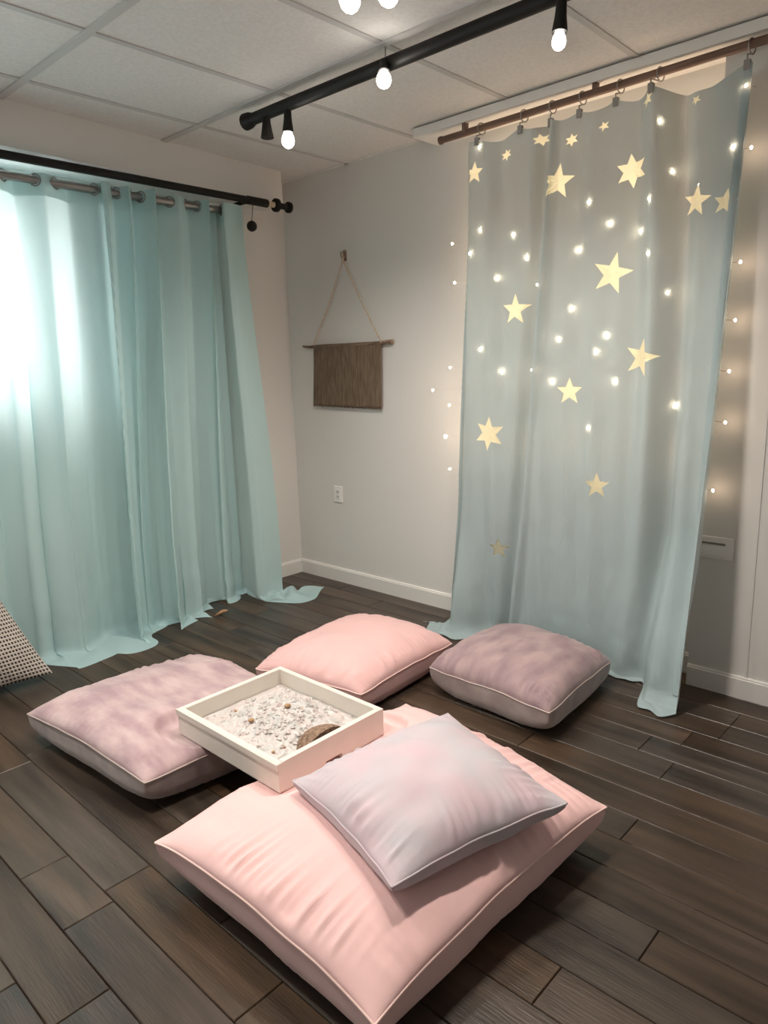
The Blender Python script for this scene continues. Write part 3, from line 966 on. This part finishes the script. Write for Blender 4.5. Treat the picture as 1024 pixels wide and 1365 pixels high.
# tray placement
TX0, TX1, TY0, TY1, TZ0, TZ1 = 1.692, 2.262, -2.032, -1.560, 0.168, 0.268
def tray_cap(x, y):
    dx = max(TX0-x, 0, x-TX1); dy = max(TY0-y, 0, y-TY1)
    d = math.hypot(dx, dy)
    return TZ0-0.003+0.22*d+max(0.0, d-0.07)*1.5
_, bigtop = pillow('floor_cushion', [(2.150, -2.382), (2.980, -2.366), (3.022, -1.415), (2.13, -1.29)], [0.145, 0.115, 0.138, 0.13], 0.100, 0.18, M_PINK,
       'large blush pink velvet floor cushion under the lilac pillow', cap=tray_cap, seed=1, pm=M_PIPE, sag=0.025, N=150, tip=0.015, pull=0.012, apow=0.5)
pillow('floor_cushion', [(1.0, -2.315), (1.835, -2.255), (1.90, -1.50), (1.04, -1.50)], [0.13, 0.13, 0.10, 0.12], 0.095, 0.17, M_MAUVE,
       'mauve velvet floor cushion at the left, partly under the white tray', cap=tray_cap, bm=M_MAUVE_SHEEN, seed=2, pm=M_PIPEG, wr=0.008, tip=-0.02, sag=0.015, pull=0.025, apow=0.5, N=120)
pillow('floor_cushion', [(1.33, -1.44), (1.905, -1.315), (1.865, -0.625), (1.24, -0.66)], [0.11, 0.11, 0.11, 0.11], 0.120, 0.15, M_PINK2,
       'blush pink velvet floor cushion behind the tray', seed=3, pm=M_PIPE, wr=0.008, sag=0.01, pull=0.02, tip=-0.03, apow=0.5)
pillow('floor_cushion', [(1.945, -0.935), (2.61, -1.01), (2.545, -0.335), (1.93, -0.31)], [0.115, 0.135, 0.11, 0.11], 0.12, 0.16, M_MAUVE2,
       'dusty mauve velvet floor cushion against the star curtain', bm=M_MAUVE_SHEEN, seed=4, pm=M_PIPEG, wr=0.008, sag=0.01, pull=0.015, tip=-0.03, apow=0.48)
# height field of the big cushion for the pillow lying on it
grid = {}
HF = np.zeros((120, 120)); 
_q = np.linspace(-1, 1, 220)
for u in _q:
    for v in _q:
        X, Y, Z = bigtop(u, v)
        i = int((X-2.0)/1.1*119); j = int((Y+2.5)/1.4*119)
        if 0 <= i < 120 and 0 <= j < 120: HF[i, j] = max(HF[i, j], Z)
def bigz(x, y):
    i = int(round((x-2.0)/1.1*119)); j = int(round((y+2.5)/1.4*119))
    if 0 <= i < 120 and 0 <= j < 120:
        a = HF[max(0, i-1):i+2, max(0, j-1):j+2]
        return float(a.max())+0.003
    return 0.1
pillow('throw_pillow', [(2.374, -2.068), (2.880, -2.196), (3.030, -1.657), (2.478, -1.468)], [0.278, 0.275, 0.280, 0.285], 0.105, 0.075, M_LILAC,
       'smaller lilac grey velvet pillow lying on the large pink cushion', pull=0.06, ground=bigz, seed=6, pm=M_LILAC, wr=0.010, n_w=13, tip=0.0, gpow=2.0, apow=0.62)

# woven pillow leaning at the left edge
m = bpy.data.materials.new('black_white_waffle_weave'); m.use_nodes = True
nt = m.node_tree; b = nt.nodes['Principled BSDF']; b.inputs['Roughness'].default_value = 0.95
tc = nt.nodes.new('ShaderNodeTexCoord'); sp = nt.nodes.new('ShaderNodeSeparateXYZ'); nt.links.new(tc.outputs['UV'], sp.inputs[0])
outs = []
for ax in (0, 1):
    ml = nt.nodes.new('ShaderNodeMath'); ml.operation = 'MULTIPLY'; ml.inputs[1].default_value = 2*math.pi*40
    nt.links.new(sp.outputs[ax], ml.inputs[0])
    sn = nt.nodes.new('ShaderNodeMath'); sn.operation = 'SINE'; nt.links.new(ml.outputs[0], sn.inputs[0])
    ad = nt.nodes.new('ShaderNodeMath'); ad.operation = 'MULTIPLY_ADD'; ad.inputs[1].default_value = 0.5; ad.inputs[2].default_value = 0.5
    nt.links.new(sn.outputs[0], ad.inputs[0]); outs.append(ad)
pr = nt.nodes.new('ShaderNodeMath'); pr.operation = 'MULTIPLY'
nt.links.new(outs[0].outputs[0], pr.inputs[0]); nt.links.new(outs[1].outputs[0], pr.inputs[1])
cr = nt.nodes.new('ShaderNodeValToRGB')
cr.color_ramp.elements[0].position = 0.22; cr.color_ramp.elements[0].color = (0.55, 0.49, 0.44, 1)
cr.color_ramp.elements[1].position = 0.50; cr.color_ramp.elements[1].color = (0.035, 0.030, 0.028, 1)
nt.links.new(pr.outputs[0], cr.inputs[0]); nt.links.new(cr.outputs[0], b.inputs['Base Color'])
bp = nt.nodes.new('ShaderNodeBump'); bp.inputs['Strength'].default_value = 0.8; bp.inputs['Distance'].default_value = 0.006; bp.invert = True
nt.links.new(pr.outputs[0], bp.inputs['Height']); nt.links.new(bp.outputs[0], b.inputs['Normal'])
# local x along the wall (-y), local y up the slope, local z out into the room
lean = math.radians(74)
ex = Vector((0, 1, 0)); ey = Vector((-math.cos(lean), 0, math.sin(lean))); ez = ex.cross(ey)
XF = Matrix.Translation((0.46, -2.32, 0.035)) @ Matrix((ex, ey, ez)).transposed().to_4x4()
pillow('woven_pillow', [(-0.36, 0.0), (0.33, 0.0), (0.06, 0.76), (-0.36, 0.76)], [0, 0, 0, 0], 0.10, 0.06, m,
       'black and white woven pillow leaning at the left edge by the curtain', pull=0.03, seed=9, xf=XF, piping=False, uv=True, ground=lambda x, y: -9.0, wr=0.002, gpow=2.2)

# ------------------------------------------------------------------ tray
ty = root('sand_tray', ((TX0+TX1)/2, (TY0+TY1)/2, TZ0))
th = 0.020
MB().box((TX0, TY0, TZ0), (TX1, TY0+th, TZ1), 0.0025).build('side_panel', M_TRAY, ty)
MB().box((TX0, TY1-th, TZ0), (TX1, TY1, TZ1), 0.0025).build('side_panel', M_TRAY, ty)
MB().box((TX0, TY0+th, TZ0), (TX0+th, TY1-th, TZ1), 0.0025).build('side_panel', M_TRAY, ty)
# side with a notch cut in its lower edge
poly = [(TY0+th, TZ0), (-1.838, TZ0), (-1.838, TZ0+0.020), (-1.765, TZ0+0.020), (-1.765, TZ0), (TY1-th, TZ0), (TY1-th, TZ1), (TY0+th, TZ1)]
n = len(poly)
V = [(TX1-th, a, z) for a, z in poly]+[(TX1, a, z) for a, z in poly]
mesh('notched_panel', V, [tuple(range(n)), tuple(range(2*n-1, n-1, -1))]+[(i, n+i, n+(i+1) % n, (i+1) % n) for i in range(n)], M_TRAY, ty)
MB().box((TX0-0.004, TY0-0.006, TZ1-0.024), (TX1, TY0, TZ1), 0.002).build('rim', M_TRAY, ty)
MB().box((TX0+th, TY0+th, TZ0+0.022), (TX1-th, TY1-th, TZ0+0.032)).build('base', M_TRAY, ty)
tag(ty, 'white wooden box tray of crystals resting on the pink and mauve cushions', 'tray')
# crystals
fx0, fx1, fy0, fy1 = TX0+th+0.003, TX1-th-0.003, TY0+th+0.003, TY1-th-0.003
FZ = TZ0+0.033
def heap(x, y):
    a = (x-1.99)/0.20; b_ = (y+1.775)/0.165
    h = 0.054*math.exp(-(a*a+b_*b_)*1.25)+0.007
    h += 0.016*fbm(x*15, y*15, 2)+0.011*fbm(x*38, y*38, 5)+0.004*fbm(x*90, y*90, 6)
    ex_ = min(x-fx0, fx1-x, y-fy0, fy1-y)
    return FZ+max(0.002, h*min(1, 0.25+ex_/0.07))
V = []; F = []
nn = 130
for j in range(nn):
    for i in range(nn):
        x = lerp(fx0, fx1, i/(nn-1)); y = lerp(fy0, fy1, j/(nn-1))
        V.append((x, y, heap(x, y)))
for j in range(nn-1):
    for i in range(nn-1):
        a = j*nn+i; F.append((a, a+1, a+1+nn, a+nn))
mb = MB(); mb.add(V, F); nheap = len(F)
ico = [(0, 0, 1), (0.9, 0, 0.25), (0.28, 0.85, 0.25), (-0.72, 0.53, 0.25), (-0.72, -0.53, 0.25), (0.28, -0.85, 0.25), (0, 0, -0.8)]
icf = [(0, 1, 2), (0, 2, 3), (0, 3, 4), (0, 4, 5), (0, 5, 1), (6, 2, 1), (6, 3, 2), (6, 4, 3), (6, 5, 4), (6, 1, 5)]
for k in range(420):
    x = rng.normal(1.975, 0.13); y = rng.normal(-1.785, 0.11)
    if not (fx0+.008 < x < fx1-.008 and fy0+.008 < y < fy1-.008): continue
    s = rng.uniform(0.005, 0.014)
    R = Matrix.Rotation(rng.uniform(0, 6.28), 3, 'Z') @ Matrix.Rotation(rng.uniform(-1, 1), 3, 'X')
    z = heap(x, y)-0.25*s
    mb.add([Vector((x, y, z))+R @ Vector((p[0]*s*rng.uniform(.7, 1.3), p[1]*s, p[2]*s)) for p in ico], icf)
cz = mb.build('crystals', M_CRYS)
cz.data.polygons.foreach_set('use_smooth', [i < nheap for i in range(len(cz.data.polygons))])
tag(cz, 'heap of white and pale pink crystals filling the tray', 'crystals', kind='stuff')
# bristly half round brush
bx, by = 2.145, -1.800
V = []; F = []
nu, nv = 40, 16
for i in range(nv+1):
    for k in range(nu+1):
        a = math.pi*k/nu; t = i/nv
        rr_ = 1+0.05*fbm(k*0.9, i*0.9, 4)
        # half disc standing against the notched side, thick and domed
        yy = by+0.100*math.cos(a)*math.cos(t*1.45)*rr_
        zz = FZ+0.006+0.068*math.sin(a)*math.cos(t*1.45)*rr_
        xx = lerp(TX1-th-0.014, bx-0.020, math.sin(t*1.5))+0.004*fbm(k*1.7, i*1.7, 9)
        V.append((xx, yy, zz))
for i in range(nv):
    for k in range(nu):
        a = i*(nu+1)+k; F.append((a, a+1, a+nu+2, a+nu+1))
V += [(TX1-th-0.014, by+0.100*math.cos(math.pi*k/nu), FZ+0.006+0.068*math.sin(math.pi*k/nu)) for k in range(nu+1)]
F.append(tuple(range((nv+1)*(nu+1), (nv+2)*(nu+1))))
bsh = mesh('coir_brush', V, F, M_COIR, None, True)
tag(bsh, 'brown bristly half-round brush half buried in the crystals', 'brush')
for x, y, s, lab in ((1.985, -1.765, 0.013, 'brown pebble on top of the crystal heap'), (2.03, -1.735, 0.008, 'small tan pebble right of the crystal heap top'),
                (1.93, -1.885, 0.012, 'flat tan shell at the front of the crystals'), (2.125, -1.945, 0.008, 'brown bead nearest the front corner of the tray'),
                (2.135, -1.905, 0.006, 'small dark bead beside the bristly brush'), (1.80, -1.86, 0.007, 'tiny tan shell at the left of the crystals')):
    V = []; F = []
    o = MB().ell((0, 0, 0), s, s*0.8, s*0.55, 10, 7)
    o.V = [tuple(np.array(v)*(1+0.18*fbm(v[0]*160, v[1]*160, v[2]*160))) for v in o.V]
    ob = o.build('pebble', M_SHELL, None, True)
    ob.location = (x, y, heap(x, y)+s*0.4)
    ob.rotation_euler = (0.2, 0.1, x*7)
    tag(ob, lab, 'pebble', 'brown bits among the crystals')

# dry leaf by the curtain hem
V = []; F = []
L, NW = 16, 5
for i in range(L+1):
    t = i/L
    wv = 0.020*math.sin(math.pi*min(1, t*1.05))**0.8+0.001
    for k in range(NW):
        q = (k/(NW-1)-0.5)*2
        V.append((0.33+0.05*t+q*wv*0.5, -0.985+0.075*t-q*wv*0.7, 0.006+0.022*q*q*math.sin(math.pi*t)+0.030*t*t))
for i in range(L):
    for k in range(NW-1):
        a = i*NW+k; F.append((a, a+1, a+1+NW, a+NW))
lf = mesh('dry_leaf', V, F, M_LEAF, None, True)
lf.modifiers.new('thick', 'SOLIDIFY').thickness = 0.001
tag(lf, 'small curled orange-tan leaf on the floor at the teal curtain hem', 'leaf')

for o in bpy.data.objects:
    if '_w' in o: del o['_w']
